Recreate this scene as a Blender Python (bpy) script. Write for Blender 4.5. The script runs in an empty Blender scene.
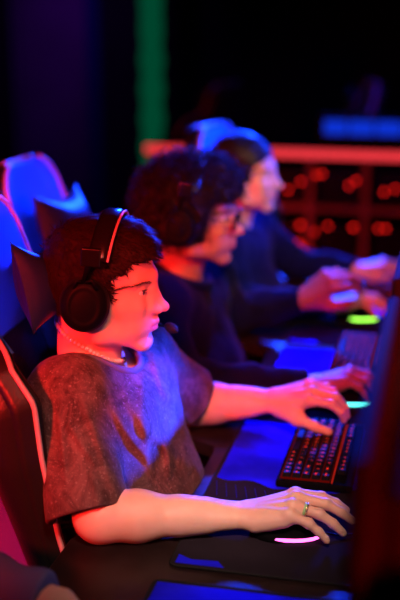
import bpy, bmesh, math, random
import numpy as np
from mathutils import Vector, Matrix, noise
random.seed(7); rng = np.random.default_rng(7)
SC = bpy.context.scene
COL = SC.collection
PI = math.pi

# ------------------------------------------------------------------ camera
F_PX, CAM_H = 1090.0, 1.67
PITCH, YAW = math.atan(300/F_PX), math.radians(12.95)
cd = bpy.data.cameras.new('camera'); cam = bpy.data.objects.new('camera', cd); COL.objects.link(cam)
cam.location = (0, 0, CAM_H); cam.rotation_euler = (PI/2-PITCH, 0, YAW)
cd.sensor_fit = 'VERTICAL'; cd.sensor_height = 36; cd.lens = 36*F_PX/600
cd.clip_start = .05; cd.clip_end = 60
cd.dof.use_dof = True; cd.dof.focus_distance = 1.98; cd.dof.aperture_fstop = 1.55
SC.camera = cam
# ------------------------------------------------------------------ world, lamps, exposure
SC.view_settings.view_transform = 'Standard'; SC.view_settings.look = 'None'
SC.view_settings.exposure = -.28; SC.view_settings.gamma = 1; SC.view_settings.use_curve_mapping = False
w = bpy.data.worlds.new('world'); SC.world = w; w.use_nodes = True
w.node_tree.nodes['Background'].inputs[0].default_value = (.010, .006, .02, 1)
w.node_tree.nodes['Background'].inputs[1].default_value = .04
def lamp(name, loc, target, energy, color, sx, sy=None, spread=180):
    ld = bpy.data.lights.new(name, 'AREA'); ld.energy = energy; ld.color = color
    ld.shape = 'RECTANGLE'; ld.size = sx; ld.size_y = sy or sx; ld.spread = math.radians(spread)
    o = bpy.data.objects.new(name, ld); COL.objects.link(o); o.location = loc
    o.rotation_euler = (Vector(target)-Vector(loc)).to_track_quat('-Z', 'Y').to_euler()
    return o
RED, BLUE = (1, .018, .012), (.004, .040, 1)
# unseen area lamps: red from the aisle side, blue from over and beyond the desks
lamp('red_wall_lamp', (-1.18, -.75, 2.10), (-1.06, 1.98, .90), 17, RED, .2, .2, 26)
lamp('red_floor_lamp', (-2.4, 2.2, .9), (-1.25, 2.95, 0), 75, RED, .4, .4, 120)
lamp('red_fill_lamp', (1.9, .1, 1.5), (-.05, 1.4, 1.0), 6, RED, .4, .4, 40)  # added fill from the right to redden the monitor backs, no lamp on the desk
lamp('red_ceiling_lamp', (-.25, .15, 2.5), (-.46, 2.50, .88), 3.5, RED, .2, .2, 26)
lamp('blue_back_lamp', (-.95, 6.2, 2.35), (-.4, 2.2, .8), 110, BLUE, .9, .5, 62)
lamp('blue_side_lamp', (1.3, 2.9, 2.0), (-.93, 2.32, 1.28), 6.5, BLUE, .2, .2, 23)
lamp('blue_side_lamp', (1.1, 4.5, 2.2), (-.78, 3.36, 1.24), 9, BLUE, .2, .2, 20)
lamp('blue_ceiling_lamp', (1.25, 2.55, 2.5), (-.56, 1.92, .79), 11, BLUE, .08, .08, 10)
lamp('white_fill_lamp', (-.12, .75, 1.95), (-.38, 1.73, .87), 1.15, (1, .62, .48), .2, .2, 31)  # bare fill lamp standing in for the glow of the nearest monitor
lamp('blue_ceiling_lamp', (-.62, 3.75, 2.7), (-.42, 2.65, .85), 4, BLUE, .12, .12, 24)
lamp('violet_back_lamp', (.9, 5.1, 2.5), (-.2, 6.4, 1.2), 3, (.12, .04, 1), .2, .2, 50)
lamp('purple_wash_lamp', (-2.2, 6.6, 2.6), (-3.05, 8.2, 1.3), 5, (.35, .02, 1), .3, .3, 80)  # added wash that brightens the plum wall panels, no fixture there
lamp('white_fill_lamp', (-.05, 1.65, 1.95), (-.50, 2.60, 1.09), .30, (1, .50, .40), .15, .15, 18)  # unseen fill added for the face under the curly hair
lamp('white_fill_lamp', (-.02, 2.3, 2.0), (-.48, 3.20, 1.04), .85, (1, .55, .45), .2, .2, 34)  # unseen fill added in place of the unbuilt monitors farther along

# ------------------------------------------------------------------ materials
def new_mat(name):
    m = bpy.data.materials.new(name); m.use_nodes = True
    nt = m.node_tree; return m, nt, nt.nodes['Principled BSDF']
def mat(name, col, rough=.5, metal=0, spec=.5, bump=0, bscale=200, sheen=0, coat=0, var=0, vscale=8, sss=0):
    m, nt, b = new_mat(name)
    b.inputs['Base Color'].default_value = (*col, 1); b.inputs['Roughness'].default_value = rough
    b.inputs['Metallic'].default_value = metal; b.inputs['Specular IOR Level'].default_value = spec
    b.inputs['Sheen Weight'].default_value = sheen; b.inputs['Coat Weight'].default_value = coat
    if sss:
        b.inputs['Subsurface Weight'].default_value = sss; b.inputs['Subsurface Radius'].default_value = (.9, .35, .2)
        b.inputs['Subsurface Scale'].default_value = .006
    tc = nt.nodes.new('ShaderNodeTexCoord')
    n = nt.nodes.new('ShaderNodeTexNoise'); nt.links.new(tc.outputs['Object'], n.inputs['Vector'])
    n.inputs['Scale'].default_value = bscale; n.inputs['Detail'].default_value = 3
    bp = nt.nodes.new('ShaderNodeBump'); bp.inputs['Strength'].default_value = bump or .02; bp.inputs['Distance'].default_value = .002
    nt.links.new(n.outputs['Fac'], bp.inputs['Height']); nt.links.new(bp.outputs['Normal'], b.inputs['Normal'])
    n2 = nt.nodes.new('ShaderNodeTexNoise'); nt.links.new(tc.outputs['Object'], n2.inputs['Vector'])
    n2.inputs['Scale'].default_value = vscale; n2.inputs['Detail'].default_value = 5
    rp = nt.nodes.new('ShaderNodeValToRGB'); v = var or .04
    rp.color_ramp.elements[0].position = .35; rp.color_ramp.elements[1].position = .65
    rp.color_ramp.elements[0].color = (*[c*(1-v) for c in col], 1); rp.color_ramp.elements[1].color = (*[min(1, c*(1+v)) for c in col], 1)
    nt.links.new(n2.outputs['Fac'], rp.inputs['Fac']); nt.links.new(rp.outputs['Color'], b.inputs['Base Color'])
    return m
def glow(name, col, s):
    m, nt, b = new_mat(name)
    b.inputs['Base Color'].default_value = (*[c*.02 for c in col], 1)
    b.inputs['Specular IOR Level'].default_value = 0; b.inputs['Emission Color'].default_value = (*col, 1); b.inputs['Emission Strength'].default_value = s
    return m
def skin_mat(name, col, lip):
    m, nt, b = new_mat(name)
    b.inputs['Roughness'].default_value = .50; b.inputs['Specular IOR Level'].default_value = .35
    b.inputs['Subsurface Weight'].default_value = .25; b.inputs['Subsurface Radius'].default_value = (.9, .3, .18)
    b.inputs['Subsurface Scale'].default_value = .006
    at_ = nt.nodes.new('ShaderNodeAttribute'); at_.attribute_name = 'lip'
    tc = nt.nodes.new('ShaderNodeTexCoord')
    n = nt.nodes.new('ShaderNodeTexNoise'); n.inputs['Scale'].default_value = 22; n.inputs['Detail'].default_value = 6
    nt.links.new(tc.outputs['Object'], n.inputs['Vector'])
    rp = nt.nodes.new('ShaderNodeValToRGB')
    rp.color_ramp.elements[0].position = .3; rp.color_ramp.elements[1].position = .7
    rp.color_ramp.elements[0].color = (col[0]*.93, col[1]*.84, col[2]*.82, 1); rp.color_ramp.elements[1].color = (*col, 1)
    nt.links.new(n.outputs['Fac'], rp.inputs['Fac'])
    mx = nt.nodes.new('ShaderNodeMixRGB'); mx.inputs['Color2'].default_value = (*lip, 1)
    nt.links.new(at_.outputs['Fac'], mx.inputs['Fac']); nt.links.new(rp.outputs['Color'], mx.inputs['Color1'])
    nt.links.new(mx.outputs['Color'], b.inputs['Base Color'])
    n3 = nt.nodes.new('ShaderNodeTexNoise'); n3.inputs['Scale'].default_value = 400; nt.links.new(tc.outputs['Object'], n3.inputs['Vector'])
    bp = nt.nodes.new('ShaderNodeBump'); bp.inputs['Strength'].default_value = .15; bp.inputs['Distance'].default_value = .0008
    nt.links.new(n3.outputs['Fac'], bp.inputs['Height']); nt.links.new(bp.outputs['Normal'], b.inputs['Normal'])
    return m
def wash_mat():                       # acid-washed jersey: brown with pale flecks and clouds
    m, nt, b = new_mat('washed_jersey')
    b.inputs['Roughness'].default_value = .85; b.inputs['Specular IOR Level'].default_value = .15; b.inputs['Sheen Weight'].default_value = .04; b.inputs['Sheen Roughness'].default_value = .4
    tc = nt.nodes.new('ShaderNodeTexCoord')
    a = nt.nodes.new('ShaderNodeTexNoise'); a.inputs['Scale'].default_value = 14; a.inputs['Detail'].default_value = 8; a.inputs['Roughness'].default_value = .75; a.inputs['Distortion'].default_value = 1.2
    c = nt.nodes.new('ShaderNodeTexNoise'); c.inputs['Scale'].default_value = 170; c.inputs['Detail'].default_value = 4; c.inputs['Roughness'].default_value = .7
    for n in (a, c): nt.links.new(tc.outputs['Object'], n.inputs['Vector'])
    r1 = nt.nodes.new('ShaderNodeValToRGB'); r1.color_ramp.elements[0].position = .38; r1.color_ramp.elements[1].position = .72
    r1.color_ramp.elements[0].color = (.045, .017, .018, 1); r1.color_ramp.elements[1].color = (.17, .08, .08, 1)
    r2 = nt.nodes.new('ShaderNodeValToRGB'); r2.color_ramp.elements[0].position = .56; r2.color_ramp.elements[1].position = .85
    r2.color_ramp.elements[0].color = (0, 0, 0, 1); r2.color_ramp.elements[1].color = (.6, .6, .6, 1)
    nt.links.new(a.outputs['Fac'], r1.inputs['Fac']); nt.links.new(c.outputs['Fac'], r2.inputs['Fac'])
    mx = nt.nodes.new('ShaderNodeMixRGB'); mx.inputs['Color2'].default_value = (.42, .32, .31, 1)
    nt.links.new(r2.outputs['Color'], mx.inputs['Fac']); nt.links.new(r1.outputs['Color'], mx.inputs['Color1'])
    nt.links.new(mx.outputs['Color'], b.inputs['Base Color'])
    bp = nt.nodes.new('ShaderNodeBump'); bp.inputs['Strength'].default_value = .35; bp.inputs['Distance'].default_value = .0015
    nt.links.new(c.outputs['Fac'], bp.inputs['Height']); nt.links.new(bp.outputs['Normal'], b.inputs['Normal'])
    return m
M = dict(
 skin1=skin_mat('fair_skin', (.72, .46, .37), (.60, .22, .20)), skin2=skin_mat('brown_skin', (.33, .17, .11), (.30, .11, .09)),
 skin3=skin_mat('pale_skin', (.74, .50, .42), (.60, .20, .20)),
 jersey=wash_mat(), rib=mat('ribbed_collar', (.10, .065, .068), .85, bump=.4, bscale=500),
 hoodie=mat('dark_hoodie', (.003, .005, .026), .9, spec=.06, bump=.3, bscale=300, sheen=.02), navy=mat('navy_sweater', (.005, .008, .070), .9, spec=.08, bump=.3, bscale=300, sheen=.02),
 sleeve0=mat('blue_sweatshirt', (.10, .12, .32), .9, spec=.1, bump=.5, bscale=60), trousers=mat('black_trousers', (.01, .01, .012), .9, spec=.08, bump=.2),
 shoe=mat('black_shoe', (.01, .01, .01), .6, spec=.2), sole=mat('shoe_sole', (.3, .3, .3), .7),
 hair1=mat('brown_hair', (.013, .006, .005), .55, bump=.1, spec=.10), hair2=mat('black_hair', (.009, .006, .006), .6, spec=.08), hair3=mat('dark_hair', (.012, .008, .008), .45, spec=.25),
 brow=mat('eyebrow_hair', (.06, .03, .02), .6), eye=mat('eye_white', (.75, .72, .7), .15), iris=mat('iris_blue_grey', (.08, .12, .16), .1), pupil=mat('pupil', (.003, .003, .003), .05),
 nail=mat('fingernail', (.75, .5, .43), .25), plastic=mat('black_plastic', (.003, .003, .004), .5, spec=.06, bump=.05), gloss=mat('glossy_black_plastic', (.006, .006, .007), .2, spec=.4),
 cushion=mat('black_leatherette_cushion', (.008, .007, .007), .6, spec=.2, bump=.2), chrome=mat('brushed_steel', (.55, .52, .52), .25, 1),
 leather=mat('black_leatherette', (.010, .009, .009), .40, spec=.3, bump=.35, bscale=120), panel=mat('blue_grey_suede', (.015, .24, .90), .55, bump=.2, bscale=300),
 piping=mat('grey_piping', (.42, .36, .38), .45), desk=mat('dark_desk_laminate', (.014, .008, .008), .34, spec=.12, bump=.05, var=.25, vscale=25),
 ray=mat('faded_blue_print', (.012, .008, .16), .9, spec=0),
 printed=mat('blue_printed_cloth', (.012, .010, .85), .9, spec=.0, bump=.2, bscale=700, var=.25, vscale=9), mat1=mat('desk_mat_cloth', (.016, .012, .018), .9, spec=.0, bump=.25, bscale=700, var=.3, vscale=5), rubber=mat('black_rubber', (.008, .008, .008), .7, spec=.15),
 key=mat('black_keycap', (.008, .007, .008), .55, spec=.03), redglow=glow('red_key_light', (1, .03, .012), 1.6), pearl=mat('pearl', (.80, .70, .68), .2, coat=.6, sheen=.2),
 gold=mat('pale_gold', (.75, .62, .38), .25, .9), jade=mat('jade_green_band', (.30, .55, .25), .3),
 pink=glow('magenta_light_strip', (1, .10, .55), 6), cyan=glow('cyan_light_strip', (.10, .9, .85), 4.5), lime=glow('lime_light_strip', (.35, 1, .08), 5),
 screen=glow('monitor_screen_light', (1, .50, .42), .20), lens=mat('clear_lens', (.9, .9, .9), .02), wall=mat('black_wall_paint', (.006, .005, .008), .9, spec=.05, var=.1),
 plum=mat('plum_wall_panel', (.05, .02, .07), .85, spec=.1, var=.15, vscale=2), floor=mat('dark_hall_carpet', (.085, .018, .018), .9, spec=.1, bump=.4, bscale=90),
 shelfw=mat('grey_shelf_board', (.16, .13, .15), .6), shelfback=mat('black_back_board', (.015, .012, .014), .7),
 strip=glow('red_light_strip', (1, .045, .06), 1.15), led=glow('red_indicator_light', (1, .012, .008), 3.2), bluescreen=glow('blue_lit_bar', (.006, .05, 1), .75),
 green=glow('green_light_tube', (.0, .30, .13), .22))
for k_ in ('lens',):
    b = M[k_].node_tree.nodes['Principled BSDF']; b.inputs['Transmission Weight'].default_value = 1; b.inputs['IOR'].default_value = 1.1

# ------------------------------------------------------------------ object helpers
def link(name, me, m, parent=None):
    o = bpy.data.objects.new(name, me); COL.objects.link(o)
    if m is not None:
        for q in (m if isinstance(m, (list, tuple)) else [m]): me.materials.append(q)
    if parent is not None: o.parent = parent
    return o
def obj(name, bm, m, parent=None, smooth=True, bevel=0, seg=2):
    me = bpy.data.meshes.new(name)
    if smooth:
        for f in bm.faces: f.smooth = True
    bm.to_mesh(me); bm.free()
    o = link(name, me, m, parent)
    if bevel:
        q = o.modifiers.new('bevel', 'BEVEL'); q.width = bevel; q.segments = seg; q.limit_method = 'ANGLE'; q.angle_limit = .6
        n = o.modifiers.new('wn', 'WEIGHTED_NORMAL')
    return o
def thing(name, label, cat, loc=(0, 0, 0), rz=0, group=None):
    o = bpy.data.objects.new(name, None); COL.objects.link(o); o.empty_display_size = .1
    o.location = loc; o.rotation_euler = (0, 0, rz); tag(o, label, cat, group); return o
def tag(o, label, cat, group=None, kind=None):
    if label: o['label'] = label
    if cat: o['category'] = cat
    if group: o['group'] = group
    if kind: o['kind'] = kind
    return o
def struct(name, bm, m, **k):
    o = obj(name, bm, m, **k); o['kind'] = 'structure'; return o
def NB(): return bmesh.new()
def add_box(bm, x0, x1, y0, y1, z0, z1, mi=0):
    vs = [bm.verts.new((x, y, z)) for x in (x0, x1) for y in (y0, y1) for z in (z0, z1)]
    for q in ((0, 1, 3, 2), (4, 6, 7, 5), (0, 4, 5, 1), (2, 3, 7, 6), (0, 2, 6, 4), (1, 5, 7, 3)):
        f = bm.faces.new([vs[i] for i in q]); f.material_index = mi
    return vs
def add_tube(bm, pts, r, n=8, close=False, mi=0, flat=1):
    pts = [Vector(p) for p in pts]; rs = r if hasattr(r, '__len__') else [r]*len(pts); rings = []; N = len(pts); prev = None
    for i, p in enumerate(pts):
        t = (pts[(i+1) % N]-pts[i-1]) if close else (pts[min(i+1, N-1)]-pts[max(i-1, 0)])
        t.normalize()
        if prev is None: a = t.cross(Vector((0, 0, 1))) if abs(t.z) < .95 else t.cross(Vector((1, 0, 0)))
        else: a = prev-t*prev.dot(t)
        a.normalize(); prev = a; b = t.cross(a)
        rings.append([bm.verts.new(p+(a*math.cos(2*PI*k/n)+b*math.sin(2*PI*k/n)*flat)*rs[i]) for k in range(n)])
    for i in range(N if close else N-1):
        A, B = rings[i], rings[(i+1) % N]
        for k in range(n):
            f = bm.faces.new((A[k], A[(k+1) % n], B[(k+1) % n], B[k])); f.material_index = mi
    if not close:
        for R_, s in ((rings[0], -1), (rings[-1], 1)):
            f = bm.faces.new(R_ if s > 0 else R_[::-1]); f.material_index = mi
def smooth_path(P, n=8, close=False):
    P = [Vector(p) for p in P]; out = []; N = len(P)
    for i in range(N if close else N-1):
        if close: a, b, c, d = P[i-1], P[i], P[(i+1) % N], P[(i+2) % N]
        else: a, b, c, d = P[max(i-1, 0)], P[i], P[i+1], P[min(i+2, N-1)]
        for k in range(n):
            t = k/n; out.append(.5*((2*b)+(c-a)*t+(2*a-5*b+4*c-d)*t*t+(3*b-a-3*c+d)*t**3))
    if not close: out.append(P[-1])
    return out
def add_ell(bm, c, r, R=None, seg=16, rings=10, mi=0):
    m = Matrix.Translation(Vector(c)) @ (R.to_4x4() if R is not None else Matrix.Identity(4)) @ Matrix.Diagonal((*r, 1))
    k = bmesh.ops.create_uvsphere(bm, u_segments=seg, v_segments=rings, radius=1, matrix=m)
    for v in k['verts']:
        for f in v.link_faces: f.material_index = mi
def add_prism(bm, poly, z0, z1, mi=0):      # poly in x,y
    lo = [bm.verts.new((x, y, z0)) for x, y in poly]; hi = [bm.verts.new((x, y, z1)) for x, y in poly]; n = len(poly)
    for i in range(n): bm.faces.new((lo[i], lo[(i+1) % n], hi[(i+1) % n], hi[i])).material_index = mi
    bm.faces.new(hi).material_index = mi; bm.faces.new(lo[::-1]).material_index = mi
def copy_tree(o, parent=None):
    c = o.copy(); COL.objects.link(c); c.parent = parent
    for ch in list(o.children): copy_tree(ch, c)
    return c

# ------------------------------------------------------------------ implicit surfaces
class Field:
    def __init__(s): s.ops = []
    def cone(s, a, b, ra, rb, k=.01, op=1):
        a, b = np.array(a, float), np.array(b, float); d = b-a; L2 = max(d@d, 1e-12)
        def f(p):
            t = np.clip((p-a)@d/L2, 0, 1); return np.linalg.norm(p-a-t[..., None]*d, axis=-1)-(ra+(rb-ra)*t)
        s.ops.append((f, op, k)); return s
    def ell(s, c, r, R=None, k=.01, op=1):
        c, r = np.array(c, float), np.array(r, float); R = np.eye(3) if R is None else np.array(R)
        def f(p):
            q = (p-c)@R; k0 = np.linalg.norm(q/r, axis=-1); k1 = np.linalg.norm(q/(r*r), axis=-1)+1e-9
            return k0*(k0-1)/k1
        s.ops.append((f, op, k)); return s
    def box(s, c, h, R=None, rr=.005, k=.01, op=1):
        c, h = np.array(c, float), np.array(h, float)-rr; R = np.eye(3) if R is None else np.array(R)
        def f(p):
            q = np.abs((p-c)@R)-h
            return np.linalg.norm(np.maximum(q, 0), axis=-1)+np.minimum(q.max(axis=-1), 0)-rr
        s.ops.append((f, op, k)); return s
    def disp(s, fn): s.ops.append((fn, 0, 0)); return s
    def torus_arc(s, *a): return s
    def ev(s, p, cull=None):
        """p (nb, m, 3); cull = block radius (evaluates each shape only where it matters)"""
        D = np.full(p.shape[:-1], .2)
        cen = p.mean(axis=1, keepdims=True) if cull else None
        for f, op, k in s.ops:
            if cull:
                if op == 0: idx = None
                else:
                    dc = f(cen)[:, 0]; idx = np.nonzero(dc < cull*1.5+k+.004)[0]
                    if not len(idx): continue
                sub = p if idx is None else p[idx]; d0 = D if idx is None else D[idx]
            else: sub, d0, idx = p, D, None
            if op == 0: r = d0-f(sub)
            else:
                v = f(sub)
                if op == 1:
                    h = np.clip(.5+.5*(d0-v)/k, 0, 1); r = d0*(1-h)+v*h-k*h*(1-h)
                else:
                    h = np.clip(.5-.5*(d0+v)/k, 0, 1); r = d0*(1-h)-v*h+k*h*(1-h)
            if idx is None: D = r
            else: D[idx] = r
        return D
    def mesh(s, lo, hi, h, name='m'):
        lo, hi = np.array(lo, float), np.array(hi, float); B = 8
        nb = np.ceil((hi-lo)/(h*B)).astype(int); R = h*B*.87
        gi = np.stack(np.meshgrid(*[np.arange(n) for n in nb], indexing='ij'), -1).reshape(-1, 3)
        cen = lo+(gi*B+(B-1)/2)*h
        dc = np.concatenate([s.ev(c[:, None, :])[:, 0] for c in np.array_split(cen, max(1, len(cen)//20000))])
        A = np.where(dc.reshape(nb) > 0, np.float32(1), np.float32(-1))
        A = A.repeat(B, 0).repeat(B, 1).repeat(B, 2)
        act = np.nonzero(np.abs(dc) < R*1.7+.006)[0]
        off = np.stack(np.meshgrid(*[np.arange(B)]*3, indexing='ij'), -1).reshape(-1, 3)
        for ch in np.array_split(act, max(1, len(act)//600)):
            if not len(ch): continue
            base = gi[ch]*B; ijk = base[:, None, :]+off[None]
            d = s.ev(lo+ijk*h, cull=R).astype(np.float32)
            A[ijk[..., 0], ijk[..., 1], ijk[..., 2]] = d
        A[0] = A[-1] = 1; A[:, 0] = A[:, -1] = 1; A[:, :, 0] = A[:, :, -1] = 1
        S = A < 0; nx, ny, nz = S.shape
        c = np.zeros((nx-1, ny-1, nz-1), np.int8)
        for i in (0, 1):
            for j in (0, 1):
                for k in (0, 1): c += S[i:nx-1+i, j:ny-1+j, k:nz-1+k]
        cells = np.argwhere((c > 0) & (c < 8)); del c
        acc = np.zeros((len(cells), 3)); cnt = np.zeros(len(cells))
        cor = [(i, j, k) for i in (0, 1) for j in (0, 1) for k in (0, 1)]
        V = {q: A[cells[:, 0]+q[0], cells[:, 1]+q[1], cells[:, 2]+q[2]] for q in cor}
        for q in cor:
            for ax in range(3):
                if q[ax]: continue
                q2 = list(q); q2[ax] = 1; q2 = tuple(q2); a, b = V[q], V[q2]
                m = (a < 0) != (b < 0); t = np.where(m, a/np.where(m, a-b, 1), 0)
                pt = np.tile(np.array(q, float), (len(cells), 1)); pt[:, ax] += t
                acc += pt*m[:, None]; cnt += m
        verts = lo+(cells+acc/cnt[:, None])*h
        flat = (cells[:, 0]*(ny-1)+cells[:, 1])*(nz-1)+cells[:, 2]
        faces = []
        for ax in range(3):
            sl0 = [slice(None)]*3; sl1 = [slice(None)]*3; sl0[ax] = slice(0, -1); sl1[ax] = slice(1, None)
            s0, s1 = S[tuple(sl0)], S[tuple(sl1)]
            e = np.argwhere(s0 != s1); pos = s0[e[:, 0], e[:, 1], e[:, 2]]
            u, v = [(1, 2), (2, 0), (0, 1)][ax]
            def cid(du, dv):
                q = e.copy(); q[:, u] -= du; q[:, v] -= dv
                return np.searchsorted(flat, (q[:, 0]*(ny-1)+q[:, 1])*(nz-1)+q[:, 2])
            Q = np.stack([cid(1, 1), cid(0, 1), cid(0, 0), cid(1, 0)], 1)
            Q[~pos] = Q[~pos][:, ::-1]; faces.append(Q)
        faces = np.concatenate(faces)
        me = bpy.data.meshes.new(name)
        me.vertices.add(len(verts)); me.vertices.foreach_set('co', verts.astype(np.float32).ravel())
        me.loops.add(faces.size); me.loops.foreach_set('vertex_index', faces.astype(np.int32).ravel())
        me.polygons.add(len(faces)); me.polygons.foreach_set('loop_start', np.arange(0, faces.size, 4, dtype=np.int32))
        me.polygons.foreach_set('use_smooth', np.ones(len(faces), bool))
        me.update(calc_edges=True); me.validate()
        return me
def mesh_co(me):
    a = np.empty(len(me.vertices)*3, np.float32); me.vertices.foreach_get('co', a); return a.reshape(-1, 3)
def mesh_no(me):
    a = np.empty(len(me.vertices)*3, np.float32); me.vertices.foreach_get('normal', a); return a.reshape(-1, 3)
def wob(p, f, seed):                    # cheap smooth noise, about -1..1
    q = p*f; s = seed*1.7
    a = np.sin(q[..., 0]*1.3+2.1*np.sin(q[..., 1]*.7+s)+s); b = np.sin(q[..., 1]*1.1+1.7*np.sin(q[..., 2]*.8+2*s)+.3*s)
    c = np.sin(q[..., 2]*1.2+1.9*np.sin(q[..., 0]*.9+3*s)+2*s)
    return (a*b+b*c+c*a)/2.2

def frame(az, pitch=0, roll=0):        # columns: forward, left, up (numpy)
    m = Matrix.Rotation(math.radians(az), 3, 'Z') @ Matrix.Rotation(math.radians(pitch), 3, 'Y') @ Matrix.Rotation(math.radians(roll), 3, 'X')
    return np.array(m)
# ------------------------------------------------------------------ people
def hand_chain(W, R, side, fl, spread=(6, 1, -4, -9), thumb=None, s=1.0):
    """finger joints of one hand. R columns: along the hand, lateral, dorsal; side=+1 right, -1 left"""
    W = np.array(W, float); J = []
    base = [(.088, .030, .001), (.093, .009, .004), (.087, -.012, .002), (.079, -.031, -.003)]
    L = [(.045, .027, .022), (.050, .031, .023), (.046, .029, .023), (.036, .022, .020)]
    def T(q): return W+R@(np.array([q[0], q[1]*side, q[2]])*s)
    for i in range(4):
        p = np.array(base[i]); a = 0; yv = math.radians(spread[i]); ch = [T(p)]
        for k in range(3):
            a += math.radians(fl[i][k]); d = np.array([math.cos(a)*math.cos(yv), math.sin(yv)*math.cos(a), -math.sin(a)])
            p = p+d*L[i][k]; ch.append(T(p))
        J.append(ch)
    th = thumb or [(.018, .022, -.012), (.050, .046, -.018), (.078, .056, -.022), (.100, .058, -.026)]
    J.append([T(p) for p in th]); return J, T, base
def add_hand(f, W, R, side, J, T, base, s=1.0):
    kn = [J[i][0] for i in range(4)]
    for i in range(4):
        st = T((.006, [.017, .006, -.006, -.017][i], .0))
        f.cone(st, kn[i]-R[:, 2]*.004*s, .0155*s, .0115*s, .012)
    f.ell(T((.050, 0, -.008)), (.043*s, .036*s, .0125*s), R, .015)
    f.cone(T((.018, -.022, -.010)), T((.068, -.030, -.012)), .014*s, .011*s, .012)
    th = J[4]; f.cone(th[0], th[1], .0165*s, .0145*s, .016); f.cone(T((.035, .022, -.014)), th[1], .013*s, .012*s, .014)
    f.cone(th[1], th[2], .0125*s, .0105*s, .007); f.cone(th[2], th[3], .0108*s, .0088*s, .005)
    rad = [(.0100, .0090, .0080, .0068), (.0102, .0092, .0082, .0070), (.0098, .0088, .0078, .0067), (.0088, .0078, .0070, .0060)]
    for i in range(4):
        r = np.array(rad[i])*s; c = J[i]
        for k in range(3): f.cone(c[k], c[k+1], r[k], r[k+1], .005 if k else .009)
        f.ell(c[0]+R[:, 2]*.0025, (.0105*s, .0095*s, .0085*s), R, .006)
        f.ell(c[1], (.0092*s,)*3, None, .004)
        st = T((.030, [.013, .004, -.005, -.015][i], .008)); f.cone(st, kn[i]+R[:, 2]*.003*s, .0035, .0048, .008)   # tendons
def add_arm(f, S, E, W, s=1.0, R=None, side=1):
    S, E, W = map(lambda q: np.array(q, float), (S, E, W))
    f.cone(S, E, .052*s, .043*s, .03); m = E+(W-E)*.25; lat = R[:, 1]*side if R is not None else np.zeros(3)
    f.ell(E, (.043*s, .040*s, .041*s), None, .02)
    f.cone(E, m, .041*s, .044*s, .02); f.cone(m, E+(W-E)*.7, .043*s, .030*s, .02)
    for q in (-1, 1): f.cone(E+(W-E)*.55+lat*q*.006, W+lat*q*.011*s, .031*s, .0185*s, .015)
def add_head(f, O, R, s, fem=False):
    O = np.array(O, float)
    def P(x, y, z): return O+R@(np.array([x, y, z])*s)
    def E(c, r, k=.012, op=1, RR=None): f.ell(P(*c), np.array(r)*s, R if RR is None else RR, k*s, op)
    def Cn(a, b, ra, rb, k=.01, op=1): f.cone(P(*a), P(*b), ra*s, rb*s, k*s, op)
    E((-.010, 0, .050), (.096, .076, .082)); E((.030, 0, .060), (.056, .062, .056), .02)
    E((.042, 0, .000), (.046, .056, .062), .02); E((-.035, 0, .010), (.060, .062, .060), .02)
    j = .90 if fem else 1.0
    for q in (-1, 1):
        Cn((.006, q*.054*j, -.030), (.014, q*.050*j, -.058), .016, .015, .03)
        Cn((.014, q*.048*j, -.052), (.078, q*.014, -.081), .016, .0115, .026)
        E((.058, q*.040, -.008), (.028, .020, .020), .022)
        E((.062, q*.030, -.040), (.026, .020, .026), .02)
        Cn((.086, q*.010, .040), (.068, q*.045, .041), .0105 if not fem else .008, .010, .014)
    E((.042, 0, -.048), (.040, .040, .026), .02)
    E((.081, 0, -.080), (.0165, .018, .0150), .018); E((.075, 0, -.043), (.030, .030, .028), .018)
    for q in (-1, 1): E((.103, q*.037, .021), (.016, .0150, .0105), .012, -1)
    Cn((.086, 0, .046), (.086, 0, .028), .012, .010, .014)
    Cn((.084, 0, .034), (.098, 0, .010), .0095, .0080, .012); Cn((.098, 0, .010), (.113, 0, -.010), .0078, .0085, .008)
    E((.1155, 0, -.0125), (.0098, .0095, .0085), .006)
    for q in (-1, 1): Cn((.088, q*.010, .018), (.094, q*.016, -.012), .010, .010, .012)
    for q in (-1, 1):
        E((.104, q*.0115, -.0165), (.0105, .0062, .0072), .005); E((.1075, q*.0065, -.0235), (.0055, .0030, .0030), .003, -1)
    Cn((.103, 0, -.020), (.1005, 0, -.034), .0045, .0035, .006)
    for q in (-1, 1):      # lips, then the line between them
        Cn((.1020, 0, -.0395), (.0965, q*.013, -.0400), .0056, .0046, .005); Cn((.0965, q*.013, -.0400), (.0865, q*.0245, -.0455), .0046, .0022, .005)
        Cn((.0995, 0, -.0505), (.0955, q*.011, -.0500), .0062, .0054, .005); Cn((.0955, q*.011, -.0500), (.0865, q*.0235, -.0465), .0054, .0022, .005)
    for q in (-1, 1):
        Cn((.1090, 0, -.0450), (.1010, q*.014, -.0452), .0013, .0013, .002, -1); Cn((.1010, q*.014, -.0452), (.0885, q*.026, -.0462), .0013, .0008, .002, -1)
    E((.0985, 0, -.0635), (.008, .016, .0055), .008, -1)
    for q in (-1, 1):      # lids round the eyeball with an opening
        E((.0725, q*.033, .0215), (.0142, .0142, .0138), .005)
        E((.0845, q*.0385, .0205), (.0110, .0135, .0048), .002, -1)
        E((-.004, q*.0745, -.002), (.019, .0075, .031), .006, 1)
        E((.002, q*.0825, .002), (.011, .005, .018), .004, -1); E((-.006, q*.073, -.026), (.010, .006, .009), .005)
    return P
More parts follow.
